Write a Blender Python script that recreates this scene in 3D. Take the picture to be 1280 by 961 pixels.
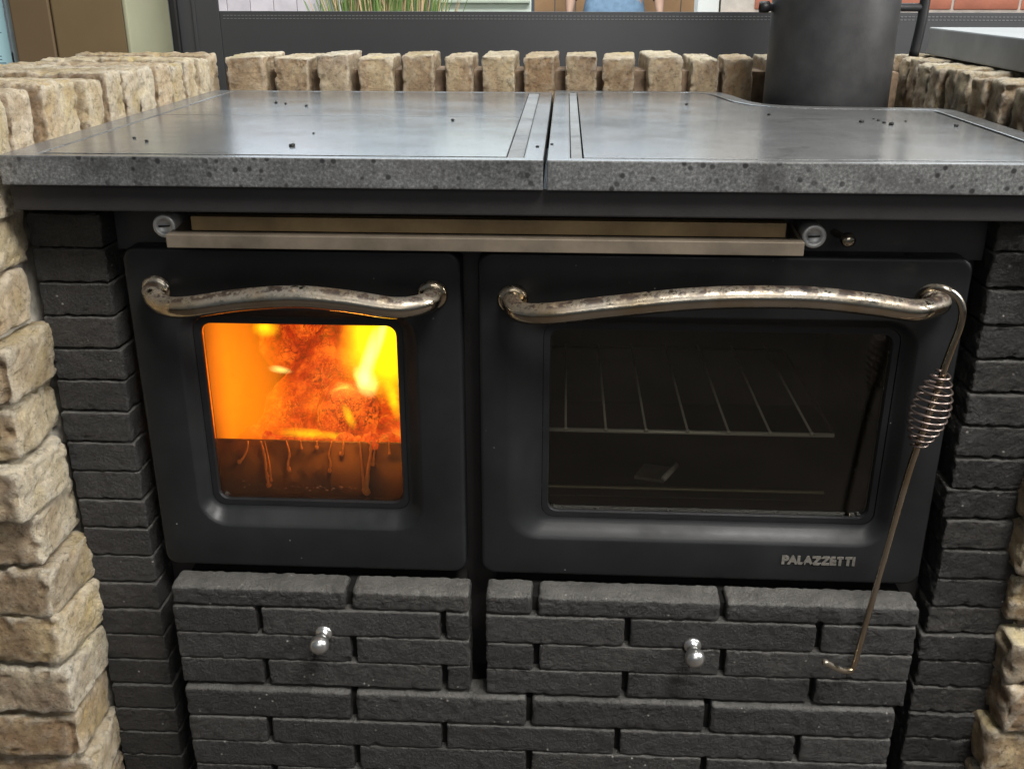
import bpy, bmesh, math, random
from mathutils import Vector, Matrix, noise
random.seed(7)
S = bpy.context.scene
COL = S.collection
for o in list(bpy.data.objects): bpy.data.objects.remove(o)

# ---------------------------------------------------------------- camera
FPX, PITCH, YAW, ROLL = 1246.81, 0.380726, -0.0504677, 0.000806
CAM = Vector((0.446997, -0.968458, 1.046562))
FW = Vector((math.sin(YAW)*math.cos(PITCH), math.cos(YAW)*math.cos(PITCH), -math.sin(PITCH)))
RT0 = Vector((math.cos(YAW), -math.sin(YAW), 0)); UP0 = RT0.cross(FW)
RT = math.cos(ROLL)*RT0 + math.sin(ROLL)*UP0
UP = -math.sin(ROLL)*RT0 + math.cos(ROLL)*UP0
cd = bpy.data.cameras.new('camera'); cam = bpy.data.objects.new('camera', cd); COL.objects.link(cam)
M = Matrix((RT, UP, -FW)).transposed().to_4x4(); M.translation = CAM
cam.matrix_world = M
cd.sensor_fit = 'HORIZONTAL'; cd.sensor_width = 36; cd.lens = FPX/1280*36
cd.clip_start = .02; cd.clip_end = 200
S.camera = cam
def ray(u, w): return FW + RT*((u-640)/FPX) - UP*((w-480.5)/FPX)
def onY(u, w, Y): d = ray(u, w); return CAM + d*((Y-CAM.y)/d.y)
def onZ(u, w, Z): d = ray(u, w); return CAM + d*((Z-CAM.z)/d.z)

# ---------------------------------------------------------------- world and lamps
wd = bpy.data.worlds.new('World'); S.world = wd; wd.use_nodes = True
bg = wd.node_tree.nodes['Background']; bg.inputs[0].default_value = (.80, .90, 1.0, 1); bg.inputs[1].default_value = .12
def area(name, loc, target, sx, sy, power, color):
    l = bpy.data.lights.new(name, 'AREA'); l.shape = 'RECTANGLE'; l.size = sx; l.size_y = sy; l.energy = power; l.color = color
    o = bpy.data.objects.new(name, l); COL.objects.link(o); o.location = loc
    o.rotation_euler = (Vector(target)-Vector(loc)).to_track_quat('-Z', 'Y').to_euler()
    return o
area('roof_daylight', (1.15, -1.15, 2.7), (.40, .1, .6), .9, .7, 80, (1.0, .97, .93))
area('window_daylight', (.7, 2.4, 2.2), (.45, .2, .9), 3.4, 1.7, 52, (.72, .87, 1.0))
area('side_daylight', (2.9, -.5, 2.0), (.0, .1, .75), .8, .9, 80, (1.0, .98, .95))
area('front_fill', (.8, -3.0, 2.0), (.45, 0, .55), 2.0, 1.2, 15, (1.0, .97, .93))  # added unseen fill lamp behind the camera to lift the front faces
area('patio_daylight', (.6, 2.3, 3.6), (.6, 4.2, .6), 4, 1.5, 260, (1.0, .99, .96))
S.view_settings.view_transform = 'Standard'; S.view_settings.look = 'None'
S.view_settings.exposure = .15; S.view_settings.gamma = 1; S.view_settings.use_curve_mapping = False

# ---------------------------------------------------------------- materials
def newmat(name):
    m = bpy.data.materials.new(name); m.use_nodes = True
    nt = m.node_tree; return m, nt, nt.nodes['Principled BSDF']
def N(nt, t, **kw):
    n = nt.nodes.new(t)
    for k, v in kw.items():
        if k in n.inputs: n.inputs[k].default_value = v
        else: setattr(n, k, v)
    return n
def ramp(nt, fac, stops, interp='LINEAR'):
    r = nt.nodes.new('ShaderNodeValToRGB'); r.color_ramp.interpolation = interp
    e = r.color_ramp.elements
    while len(e) < len(stops): e.new(.5)
    for i, (p, c) in enumerate(stops):
        e[i].position = p; e[i].color = (c, c, c, 1) if not isinstance(c, tuple) else (*c[:3], 1)
    nt.links.new(fac, r.inputs[0]); return r.outputs[0]
def coords(nt, obj=True, vary=True):
    tc = nt.nodes.new('ShaderNodeTexCoord')
    if not vary: return tc.outputs['Object']
    oi = nt.nodes.new('ShaderNodeObjectInfo')
    mu = N(nt, 'ShaderNodeMath', operation='MULTIPLY'); mu.inputs[1].default_value = 37.0
    nt.links.new(oi.outputs['Random'], mu.inputs[0])
    va = N(nt, 'ShaderNodeVectorMath', operation='ADD')
    nt.links.new(tc.outputs['Object'], va.inputs[0]); nt.links.new(mu.outputs[0], va.inputs[1])
    return va.outputs[0]
def tex(nt, co, scale, detail=6, rough=.6, dist=0, out='Fac'):
    n = N(nt, 'ShaderNodeTexNoise', Scale=scale, Detail=detail, Roughness=rough, Distortion=dist)
    nt.links.new(co, n.inputs['Vector']); return n.outputs[out]
def vor(nt, co, scale, feature='F1', out='Distance'):
    n = N(nt, 'ShaderNodeTexVoronoi', Scale=scale, feature=feature); nt.links.new(co, n.inputs['Vector']); return n.outputs[out]
def mix(nt, fac, a, b, mode='MIX'):
    m = N(nt, 'ShaderNodeMix', data_type='RGBA', blend_type=mode)
    for sock, v in ((m.inputs[0], fac), (m.inputs[6], a), (m.inputs[7], b)):
        if hasattr(v, 'is_linked'): nt.links.new(v, sock)
        elif isinstance(v, tuple): sock.default_value = (*v[:3], 1)
        else: sock.default_value = v
    return m.outputs[2]
def bump(nt, bs, h, strength, dist=.002, prev=None):
    b = N(nt, 'ShaderNodeBump', Strength=strength, Distance=dist); nt.links.new(h, b.inputs['Height'])
    if prev: nt.links.new(prev, b.inputs['Normal'])
    nt.links.new(b.outputs[0], bs.inputs['Normal']); return b.outputs[0]
def nrm(nt, axis):
    g = nt.nodes.new('ShaderNodeNewGeometry'); s = nt.nodes.new('ShaderNodeSeparateXYZ')
    nt.links.new(g.outputs['Normal'], s.inputs[0]); return s.outputs[axis]
def mul(nt, a, b):
    m = N(nt, 'ShaderNodeMath', operation='MULTIPLY')
    for s, v in ((m.inputs[0], a), (m.inputs[1], b)):
        if hasattr(v, 'is_linked'): nt.links.new(v, s)
        else: s.default_value = v
    return m.outputs[0]
def plain(name, c, rough=.5, metal=0, var=.25, scale=20, bmp=.15, spec=.5):
    m, nt, b = newmat(name); co = coords(nt)
    f = tex(nt, co, scale)
    nt.links.new(ramp(nt, f, [(.25, tuple(x*(1-var) for x in c)), (.75, tuple(x*(1+var) for x in c))]), b.inputs['Base Color'])
    b.inputs['Roughness'].default_value = rough; b.inputs['Metallic'].default_value = metal
    b.inputs['Specular IOR Level'].default_value = spec
    if bmp: bump(nt, b, tex(nt, co, scale*12, 4), bmp, .001)
    return m

def mat_black_brick():
    m, nt, b = newmat('black_painted_brick'); co = coords(nt)
    base = ramp(nt, tex(nt, co, 45, 8, .7), [(.3, (.030, .0285, .027)), (.7, (.062, .059, .056))])
    base = mix(nt, 1.0, base, ramp(nt, tex(nt, co, 420, 4, .7), [(.3, .55), (.7, 1.5)]), 'MULTIPLY')
    oi = nt.nodes.new('ShaderNodeObjectInfo')
    base = mix(nt, 1.0, base, ramp(nt, oi.outputs['Random'], [(0.0, (.72, .70, .70)), (.5, (1, 1, 1)), (1.0, (1.25, 1.22, 1.18))]), 'MULTIPLY')
    gp = nt.nodes.new('ShaderNodeNewGeometry')
    base = mix(nt, ramp(nt, gp.outputs['Pointiness'], [(.52, 0.0), (.62, .5)]), base, (.11, .105, .10))
    up = ramp(nt, nrm(nt, 2), [(.35, 0.0), (.9, 1.0)])
    dust_and_light = mul(nt, up, ramp(nt, tex(nt, co, 30, 6), [(.3, .35), (.7, .9)]))  # dusty film on upward faces, with light on the tops put into it
    c = mix(nt, mul(nt, dust_and_light, .6), base, (.34, .33, .30))
    sp = mul(nt, ramp(nt, vor(nt, co, 75), [(.07, 1.0), (.11, 0.0)]), ramp(nt, tex(nt, co, 14, 2), [(.50, 0.0), (.56, 1.0)]))
    c = mix(nt, sp, c, (.42, .40, .36))
    nt.links.new(c, b.inputs['Base Color'])
    b.inputs['Roughness'].default_value = .5; b.inputs['Specular IOR Level'].default_value = .5
    p = bump(nt, b, tex(nt, co, 80, 9, .75), 1.0, .012)
    bump(nt, b, tex(nt, co, 330, 5, .7), 1.0, .006, p)
    return m
def mat_cream_brick(name, warm, inner_axis=None, sign=1):
    # old yellow-cream brick with limy mortar smears; side light painted on the inner end
    m, nt, b = newmat(name); co = coords(nt)
    oi = nt.nodes.new('ShaderNodeObjectInfo')
    body = ramp(nt, tex(nt, co, 16, 8, .65, .5), [(.25, (.19*warm, .13*warm, .085*warm)), (.46, (.38*warm, .285*warm, .19*warm)), (.62, (.50, .41, .27)), (.85, (.58, .54, .46))])
    tint = ramp(nt, oi.outputs['Random'], [(0.0, (.84, .79, .75)), (.25, (1.12, 1.05, .90)), (.5, (1.14, 1.15, 1.17)), (.75, (.94, .82, .70)), (1.0, (1.15, 1.13, 1.07))])
    lime_and_light = ramp(nt, tex(nt, co, 28, 8, .7), [(.28, (.33, .26, .17)), (.5, (.58, .51, .38)), (.72, (.70, .66, .57))])
    lime_and_light = mix(nt, ramp(nt, tex(nt, co, 9, 3), [(.52, 0.0), (.62, .85)]), lime_and_light, (.55, .46, .26))
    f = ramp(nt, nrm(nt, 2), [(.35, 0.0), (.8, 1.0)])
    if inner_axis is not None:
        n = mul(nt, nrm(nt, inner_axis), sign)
        g = ramp(nt, n, [(.25, 0.0), (.65, 1.0)])  # inner faces paled: mortar and side light put into one colour
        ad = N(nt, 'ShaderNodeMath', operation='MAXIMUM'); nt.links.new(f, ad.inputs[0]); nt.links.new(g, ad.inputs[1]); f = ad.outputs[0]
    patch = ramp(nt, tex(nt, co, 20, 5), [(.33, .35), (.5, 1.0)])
    c = mix(nt, mul(nt, f, patch), body, lime_and_light)
    c = mix(nt, 1.0, c, tint, 'MULTIPLY')
    gp = nt.nodes.new('ShaderNodeNewGeometry')
    c = mix(nt, ramp(nt, gp.outputs['Pointiness'], [(.50, 0.0), (.58, .75)]), c, (.62, .57, .47))
    pits = ramp(nt, tex(nt, co, 120, 6, .75), [(.30, .35), (.45, 1.0), (.70, 1.25)])
    c = mix(nt, 1.0, c, pits, 'MULTIPLY')
    nt.links.new(c, b.inputs['Base Color']); b.inputs['Roughness'].default_value = .9
    b.inputs['Specular IOR Level'].default_value = .2
    p = bump(nt, b, tex(nt, co, 48, 9, .75), 1.0, .012)
    bump(nt, b, tex(nt, co, 220, 5, .75), 1.0, .005, p)
    return m
def mat_stone(name, rough_lo, rough_hi, bright=1.0):
    m, nt, b = newmat(name); co = coords(nt, vary=False)
    base = ramp(nt, tex(nt, co, 9, 8, .6), [(.3, (.150*bright, .153*bright, .153*bright)), (.7, (.22*bright, .222*bright, .218*bright))])
    fl = ramp(nt, tex(nt, co, 330, 3, .7), [(.35, .55), (.55, 1.0), (.75, 1.75)])
    side = ramp(nt, mul(nt, nrm(nt, 2), 1.0), [(.4, 1.0), (.8, .25)])
    c = mix(nt, side, base, fl, 'MULTIPLY')
    pit = mul(nt, ramp(nt, vor(nt, co, 95), [(.18, 1.0), (.30, 0.0)]), ramp(nt, tex(nt, co, 17, 3), [(.40, 0.0), (.55, 1.0)]))
    c = mix(nt, mul(nt, pit, side), c, (.03, .03, .03))
    c = mix(nt, side, c, ramp(nt, tex(nt, co, 11, 6, .7), [(.32, .42), (.5, .95), (.7, 1.2)]), 'MULTIPLY')
    sm = ramp(nt, tex(nt, co, 7, 8, .7, 1.2), [(.52, 0.0), (.70, .75)])
    c = mix(nt, sm, c, (.045, .043, .043))
    nt.links.new(c, b.inputs['Base Color'])
    mp = N(nt, 'ShaderNodeMapping'); mp.inputs['Scale'].default_value = (9, 14, 10); nt.links.new(co, mp.inputs[0])
    nt.links.new(ramp(nt, tex(nt, mp.outputs[0], 1.6, 7, .65), [(.3, rough_lo), (.7, rough_hi)]), b.inputs['Roughness'])
    b.inputs['Specular IOR Level'].default_value = .6
    p = bump(nt, b, tex(nt, co, 300, 4), .18, .0006)
    m2 = N(nt, 'ShaderNodeMapping'); m2.inputs['Scale'].default_value = (25, 260, 60); m2.inputs['Rotation'].default_value = (0, 0, .2); nt.links.new(co, m2.inputs[0])
    bump(nt, b, tex(nt, m2.outputs[0], 1.0, 5, .7), .10, .0006, p)
    return m
def mat_paint():
    m, nt, b = newmat('black_stove_paint'); co = coords(nt, vary=False)
    c = ramp(nt, tex(nt, co, 12, 5), [(.3, (.0095, .0100, .0105)), (.7, (.014, .0148, .0158))])
    sp = mul(nt, ramp(nt, vor(nt, co, 60), [(.035, 1.0), (.055, 0.0)]), ramp(nt, tex(nt, co, 9, 2), [(.51, 0.0), (.58, .6)]))
    c = mix(nt, sp, c, (.4, .4, .4))
    nt.links.new(c, b.inputs['Base Color'])
    nt.links.new(ramp(nt, tex(nt, co, 18, 6), [(.3, .30), (.7, .56)]), b.inputs['Roughness'])
    b.inputs['Specular IOR Level'].default_value = .28
    bump(nt, b, tex(nt, co, 600, 3), .10, .0005)
    return m
def mat_nickel(name='tarnished_nickel', tarn=1.0):
    m, nt, b = newmat(name); co = coords(nt, vary=False)
    up = ramp(nt, nrm(nt, 2), [(.15, 0.0), (.75, 1.0)])
    ru = mul(nt, up, ramp(nt, tex(nt, co, 55, 8, .7), [(.37, 0.0), (.54, tarn)]))
    tint = ramp(nt, tex(nt, co, 14, 4), [(.3, (.36, .27, .16)), (.55, (.47, .42, .34)), (.75, (.37, .34, .29))])
    c = mix(nt, ru, tint, ramp_c := ramp(nt, tex(nt, co, 90, 5), [(.35, (.012, .008, .006)), (.6, (.045, .028, .018)), (.78, (.3, .24, .15))]))
    nt.links.new(c, b.inputs['Base Color'])
    nt.links.new(ramp(nt, ru, [(0.0, 1.0), (1.0, .25)]), b.inputs['Metallic'])
    nt.links.new(ramp(nt, ru, [(0.0, .14), (1.0, .6)]), b.inputs['Roughness'])
    bump(nt, b, tex(nt, co, 160, 5), .25, .001)
    return m
def mat_glass(name, tint, soot=0.0):
    m, nt, b = newmat(name); nt.nodes.remove(b)
    out = nt.nodes['Material Output']
    tr = N(nt, 'ShaderNodeBsdfTransparent'); tr.inputs[0].default_value = (*tint, 1)
    gl = N(nt, 'ShaderNodeBsdfGlossy', Roughness=.03); fr = N(nt, 'ShaderNodeFresnel', IOR=1.5)
    mx = N(nt, 'ShaderNodeMixShader'); nt.links.new(fr.outputs[0], mx.inputs[0]); nt.links.new(tr.outputs[0], mx.inputs[1]); nt.links.new(gl.outputs[0], mx.inputs[2])
    last = mx.outputs[0]
    if soot:
        co = coords(nt, vary=False)
        tl = N(nt, 'ShaderNodeBsdfTranslucent'); tl.inputs[0].default_value = (.60, .36, .20, 1)
        m2 = N(nt, 'ShaderNodeMixShader')
        sx_ = nt.nodes.new('ShaderNodeSeparateXYZ'); nt.links.new(co, sx_.inputs[0])
        mr = N(nt, 'ShaderNodeMapRange'); mr.inputs[1].default_value = .600; mr.inputs[2].default_value = .515; nt.links.new(sx_.outputs[2], mr.inputs[0])
        foot = mul(nt, mr.outputs[0], ramp(nt, tex(nt, co, 22, 8, .7, .8), [(.38, .04), (.68, .42)]))
        ad = N(nt, 'ShaderNodeMath', operation='ADD'); nt.links.new(ramp(nt, tex(nt, co, 60, 6, .7), [(.35, 0.0), (.8, soot)]), ad.inputs[0]); nt.links.new(foot, ad.inputs[1])
        nt.links.new(ad.outputs[0], m2.inputs[0])
        nt.links.new(last, m2.inputs[1]); nt.links.new(tl.outputs[0], m2.inputs[2]); last = m2.outputs[0]
    nt.links.new(last, out.inputs[0]); return m
def mat_ember(name, lo, mid, hi, scale, strength):
    m, nt, b = newmat(name); co = coords(nt)
    w = tex(nt, co, scale*1.1, 5, .6, 0, 'Color')
    va = N(nt, 'ShaderNodeVectorMath', operation='MULTIPLY_ADD'); nt.links.new(w, va.inputs[0]); va.inputs[1].default_value = (.085, .085, .085); nt.links.new(co, va.inputs[2])
    body = ramp(nt, tex(nt, co, scale*1.5, 8, .7), [(.32, lo), (.5, mid), (.68, hi)])
    ed = vor(nt, va.outputs[0], scale*2.6, 'DISTANCE_TO_EDGE')
    c = mix(nt, mul(nt, ramp(nt, ed, [(.02, .9), (.09, 0.0)]), ramp(nt, tex(nt, co, scale*.8, 3), [(.40, 0.0), (.55, 1.0)])), body, lo)
    e2 = vor(nt, va.outputs[0], scale*4.5, 'DISTANCE_TO_EDGE')
    c = mix(nt, mul(nt, ramp(nt, e2, [(.015, 1.0), (.05, 0.0)]), ramp(nt, tex(nt, co, scale, 2), [(.45, 0.0), (.6, 1.0)])), c, hi)
    b.inputs['Base Color'].default_value = (.05, .02, .01, 1); b.inputs['Roughness'].default_value = .9
    nt.links.new(c, b.inputs['Emission Color']); b.inputs['Emission Strength'].default_value = strength
    return m
BB = mat_black_brick()
CREAM_L = mat_cream_brick('cream_brick_with_lit_lime_end', .95, 0, 1)
CREAM_B = mat_cream_brick('tan_brick', 1.0)
CREAM_R = mat_cream_brick('brown_brick', .8)
MORTAR = plain('old_mortar', (.13, .10, .07), .95, var=.5, scale=40, bmp=.8, spec=.2)
BMORTAR = plain('brown_mortar', (.19, .135, .09), .95, var=.6, scale=60, bmp=1.0, spec=.2)
LMORTAR = plain('lime_mortar', (.42, .39, .33), .95, var=.5, scale=50, bmp=1.0, spec=.2)
DMORTAR = plain('black_joint', (.009, .0085, .008), .9, var=.3, bmp=.4, spec=.2)
STONE = mat_stone('grey_speckled_stone', .18, .26, .66)
STONE2 = mat_stone('grey_stone_plate', .15, .22, .60)
STRIP = mat_stone('pale_worn_stone', .6, .8, .75)
PAINT = mat_paint()
NICK = mat_nickel()
STEEL = plain('dark_steel', (.016, .0145, .0145), .5, .0, .35, 25, .15)
LINER = plain('grey_enamel', (.058, .054, .044), .4, 0, .35, 12, .1)
CHROME = plain('bright_wire', (.85, .84, .80), .35, .25, .1, 30, .05)
BRUSHED = plain('aged_brushed_steel', (.165, .135, .10), .45, .4, .5, 14, .1)
CAPM = plain('zinc_cap', (.50, .50, .49), .45, .6, .2, 30, .1)
KNOBM = plain('satin_aluminium', (.62, .62, .60), .28, .95, .15, 60, .1)
PIPE = plain('flue_black_metal', (.040, .040, .041), .44, .3, .35, 30, .14)
BLACKM = plain('black_iron', (.012, .012, .013), .5, .3, .3, 30, .2)
FGLASS = mat_glass('fire_glass', (1, .97, .92), .05)
OGLASS = mat_glass('oven_glass', (.78, .77, .72))
IRONW = mat_nickel('rusty_wire', .55)

# ---------------------------------------------------------------- mesh helpers
def mk(name, verts, faces, mat, parent=None, smooth=False, loc=None, rot=None):
    me = bpy.data.meshes.new(name); me.from_pydata([tuple(v) for v in verts], [], faces); me.update()
    bm = bmesh.new(); bm.from_mesh(me); bmesh.ops.recalc_face_normals(bm, faces=bm.faces); bm.to_mesh(me); bm.free()
    me.materials.append(mat)
    if smooth:
        for p in me.polygons: p.use_smooth = True
    o = bpy.data.objects.new(name, me); COL.objects.link(o)
    if loc: o.location = loc
    if rot: o.rotation_euler = rot
    if parent: o.parent = parent; 
    return o
def fbm(name, bm, mat, parent=None, smooth=False):
    bmesh.ops.recalc_face_normals(bm, faces=bm.faces)
    me = bpy.data.meshes.new(name); bm.to_mesh(me); bm.free(); me.materials.append(mat)
    if smooth:
        for p in me.polygons: p.use_smooth = True
    o = bpy.data.objects.new(name, me); COL.objects.link(o)
    if parent: o.parent = parent
    return o
def box(name, x0, x1, y0, y1, z0, z1, mat, parent=None, bev=.001, seg=2):
    bm = bmesh.new(); bmesh.ops.create_cube(bm, size=1)
    for v in bm.verts: v.co = Vector(((x0+x1)/2+v.co.x*(x1-x0), (y0+y1)/2+v.co.y*(y1-y0), (z0+z1)/2+v.co.z*(z1-z0)))
    if bev: bmesh.ops.bevel(bm, geom=bm.edges[:], offset=bev, segments=seg, affect='EDGES', profile=.6)
    return fbm(name, bm, mat, parent)
def empty(name, loc=(0, 0, 0)):
    o = bpy.data.objects.new(name, None); COL.objects.link(o); o.location = (0, 0, 0); o.empty_display_size = .05; return o
def tag(o, label, cat, group=None):
    o['label'] = label; o['category'] = cat
    if group: o['group'] = group
    return o
def bez(pts, n=10):
    # Catmull-Rom through the points
    P = [Vector(p) for p in pts]; P = [2*P[0]-P[1]] + P + [2*P[-1]-P[-2]]; out = []
    for i in range(1, len(P)-2):
        for k in range(n):
            t = k/n; a, b, c, d = P[i-1], P[i], P[i+1], P[i+2]
            out.append(.5*((2*b)+(c-a)*t+(2*a-5*b+4*c-d)*t*t+(3*b-a-3*c+d)*t**3))
    out.append(P[-2]); return out
def tube_data(path, rad, seg=12):
    if not hasattr(rad, '__len__'): rad = [rad]*len(path)
    V, F = [], []; up = Vector((.13, .31, .94))
    prev = None
    for i, p in enumerate(path):
        t = (path[min(i+1, len(path)-1)]-path[max(i-1, 0)]).normalized()
        if prev is None: a = t.cross(up).normalized()
        else: a = (prev - t*prev.dot(t)).normalized()
        prev = a; b = t.cross(a)
        for k in range(seg):
            an = 2*math.pi*k/seg; V.append(p+(a*math.cos(an)+b*math.sin(an))*rad[i])
    for i in range(len(path)-1):
        for k in range(seg):
            k2 = (k+1) % seg; F.append((i*seg+k, i*seg+k2, (i+1)*seg+k2, (i+1)*seg+k))
    F.append(tuple(range(seg))[::-1]); F.append(tuple(range((len(path)-1)*seg, len(path)*seg)))
    return V, F
def tube(name, path, rad, mat, parent=None, seg=12):
    V, F = tube_data(path, rad, seg); return mk(name, V, F, mat, parent, True)
def lathe(name, prof, mat, parent, origin, axis, seg=32):
    # prof: list of (distance along axis, radius)
    axis = Vector(axis).normalized(); a = axis.orthogonal().normalized(); b = axis.cross(a); V, F = [], []
    o = Vector(origin)
    for d, r in prof:
        for k in range(seg):
            an = 2*math.pi*k/seg; V.append(o+axis*d+(a*math.cos(an)+b*math.sin(an))*max(r, 1e-5))
    for i in range(len(prof)-1):
        for k in range(seg): F.append((i*seg+k, i*seg+(k+1) % seg, (i+1)*seg+(k+1) % seg, (i+1)*seg+k))
    F.append(tuple(range(seg))[::-1]); F.append(tuple(range((len(prof)-1)*seg, len(prof)*seg)))
    return mk(name, V, F, mat, parent, True)
def axis_cuts(h, bev, step):
    n = max(1, int(round(2*(h-bev)/step)))
    mid = [-(h-bev)+2*(h-bev)*i/n for i in range(n+1)]
    return [-h, -h+bev*.35] + mid + [h-bev*.35, h]
def brick_mesh(name, sx, sy, sz, seed, mat, bev=.004, step=.005, amp=.0008, chip=.003, freq=40, chipf=70, lump=0.0, fine=0.0):
    """a rounded, chipped block: its own edges and relief in the mesh"""
    hx, hy, hz = sx/2, sy/2, sz/2
    cx, cy, cz = axis_cuts(hx, bev, step), axis_cuts(hy, bev, step*1.5), axis_cuts(hz, bev, step)
    idx, V, F = {}, [], []
    sd = Vector((seed*7.13 % 91, seed*3.71 % 83, seed*5.37 % 77))
    def vid(p):
        k = (round(p[0], 6), round(p[1], 6), round(p[2], 6))
        if k in idx: return idx[k]
        v = Vector(p)
        q = Vector((max(-hx+bev, min(hx-bev, v.x)), max(-hy+bev, min(hy-bev, v.y)), max(-hz+bev, min(hz-bev, v.z))))
        d = v-q
        nn = d.normalized() if d.length > 1e-9 else Vector((0, 0, 1))
        w = q+nn*bev
        ne = sum(1 for a, h in ((v.x, hx), (v.y, hy), (v.z, hz)) if abs(a) > h-bev*2.2)
        disp = noise.fractal(w*freq+sd, .8, 2.2, 6)*amp
        if fine: disp += noise.fractal(w*240+sd, .7, 2.3, 3)*fine
        if ne >= 2:
            disp -= max(0, noise.noise(w*chipf+sd*2)-.12)*chip*(1.6 if ne == 2 else 2.2)
        elif chip: disp -= max(0, noise.noise(w*chipf*.8+sd*3)-.38)*chip*.9
        w = w+nn*disp
        if lump: w += Vector(noise.noise_vector(w*13+sd))*lump
        idx[k] = len(V); V.append(w); return idx[k]
    def grid(A, B, f):
        for i in range(len(A)-1):
            for j in range(len(B)-1):
                F.append((vid(f(A[i], B[j])), vid(f(A[i+1], B[j])), vid(f(A[i+1], B[j+1])), vid(f(A[i], B[j+1]))))
    for s in (-1, 1):
        grid(cx, cz, lambda a, b: (a, s*hy, b)); grid(cx, cy, lambda a, b: (a, b, s*hz)); grid(cy, cz, lambda a, b: (s*hx, a, b))
    me = bpy.data.meshes.new(name); me.from_pydata([tuple(v) for v in V], [], F); me.update()
    bm = bmesh.new(); bm.from_mesh(me); bmesh.ops.recalc_face_normals(bm, faces=bm.faces); bm.to_mesh(me); bm.free()
    for p in me.polygons: p.use_smooth = True
    me.materials.append(mat); return me
def put(name, me, parent, loc, rot=(0, 0, 0)):
    o = bpy.data.objects.new(name, me); COL.objects.link(o); o.parent = parent; o.location = loc; o.rotation_euler = rot; return o
def rrect(x0, x1, z0, z1, r, y, n=7):
    L = []
    for cx, cz, a0 in ((x1-r, z1-r, 0), (x0+r, z1-r, 90), (x0+r, z0+r, 180), (x1-r, z0+r, 270)):
        for k in range(n):
            a = math.radians(a0+90*k/(n-1)); L.append(Vector((cx+r*math.cos(a), y, cz+r*math.sin(a))))
    return L
def bridge(loops, closed=False, cap0=False, cap1=False):
    n = len(loops[0]); V = [v for l in loops for v in l]; F = []
    m = len(loops)
    for i in range(m if closed else m-1):
        j = (i+1) % m
        for k in range(n): F.append((i*n+k, i*n+(k+1) % n, j*n+(k+1) % n, j*n+k))
    if cap0: F.append(tuple(range(n)))
    if cap1: F.append(tuple(range((m-1)*n, m*n))[::-1])
    return V, F
def prism(name, loop, z0, z1, mat, parent, bev=.0015):
    n = len(loop)
    V = [Vector((p[0], p[1], z0)) for p in loop]+[Vector((p[0], p[1], z1)) for p in loop]
    F = [tuple(range(n))[::-1], tuple(range(n, 2*n))]+[(k, (k+1) % n, n+(k+1) % n, n+k) for k in range(n)]
    bm = bmesh.new(); vs = [bm.verts.new(v) for v in V]
    for f in F: bm.faces.new([vs[i] for i in f])
    bmesh.ops.recalc_face_normals(bm, faces=bm.faces)
    if bev:
        ed = [e for e in bm.edges if e.calc_face_angle(0) > .6]
        bmesh.ops.bevel(bm, geom=ed, offset=bev, segments=2, affect='EDGES', profile=.6)
    return fbm(name, bm, mat, parent)
def ring(name, outer, inner, z0, z1, mat, parent, bev=.0014):
    n = len(outer); bm = bmesh.new()
    def lp(L, z): return [bm.verts.new((p[0], p[1], z)) for p in L]
    ob, ot, ib, it = lp(outer, z0), lp(outer, z1), lp(inner, z0), lp(inner, z1)
    for k in range(n):
        j = (k+1) % n
        bm.faces.new((ob[k], ob[j], ot[j], ot[k])); bm.faces.new((ib[j], ib[k], it[k], it[j]))
        bm.faces.new((ot[k], ot[j], it[j], it[k])); bm.faces.new((ob[j], ob[k], ib[k], ib[j]))
    bmesh.ops.recalc_face_normals(bm, faces=bm.faces)
    ed = [e for e in bm.edges if e.calc_face_angle(0) > .6]
    bmesh.ops.bevel(bm, geom=ed, offset=bev, segments=2, affect='EDGES', profile=.6)
    return fbm(name, bm, mat, parent)

# ---------------------------------------------------------------- the setting: floor
fl = plain('dark_floor_tile', (.055, .043, .035), .8, 0, .4, 3, .3)
floor = mk('floor', [(-12, -4, 0), (14, -4, 0), (14, 16, 0), (-12, 16, 0)], [(0, 1, 2, 3)], fl); floor['kind'] = 'structure'

# ---------------------------------------------------------------- old brick surround
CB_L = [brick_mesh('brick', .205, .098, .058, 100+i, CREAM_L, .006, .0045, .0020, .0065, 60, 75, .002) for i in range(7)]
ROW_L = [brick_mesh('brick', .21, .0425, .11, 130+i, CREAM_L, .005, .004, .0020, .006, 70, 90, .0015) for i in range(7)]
ROW_B = [brick_mesh('brick', .050, .12, .11, 150+i, CREAM_B, .0035, .004, .0016, .0055, 70, 95, .0010) for i in range(7)]
ROW_R = [brick_mesh('brick', .21, .044, .11, 170+i, CREAM_R, .005, .0045, .0024, .0075, 60, 80, .0018) for i in range(5)]
CB_R = [brick_mesh('brick', .205, .098, .058, 190+i, CREAM_R, .007, .0045, .0026, .008, 55, 70, .0025) for i in range(5)]
rnd = random.Random(3)
wl = tag(empty('brick_wall'), 'pale cream brick wall with on-edge coping beside the fire door', 'brick wall')
box('mortar_core', -.285, -.107, -.073, .635, .001, .90, LMORTAR, wl, .004)
for k in range(14):
    z = .815-.0625*k
    if z < .02: break
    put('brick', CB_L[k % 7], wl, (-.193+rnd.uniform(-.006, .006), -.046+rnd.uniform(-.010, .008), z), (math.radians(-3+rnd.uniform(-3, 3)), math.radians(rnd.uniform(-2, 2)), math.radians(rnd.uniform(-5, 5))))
y = -.088; i = 0
while y < .62:
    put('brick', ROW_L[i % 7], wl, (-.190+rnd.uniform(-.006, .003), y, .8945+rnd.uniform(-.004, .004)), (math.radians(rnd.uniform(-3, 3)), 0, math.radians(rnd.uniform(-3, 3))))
    y += .0525+rnd.uniform(-.002, .003); i += 1
wb = tag(empty('brick_wall'), 'low tan brick wall with spaced on-edge bricks behind the hob', 'brick wall')
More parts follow.
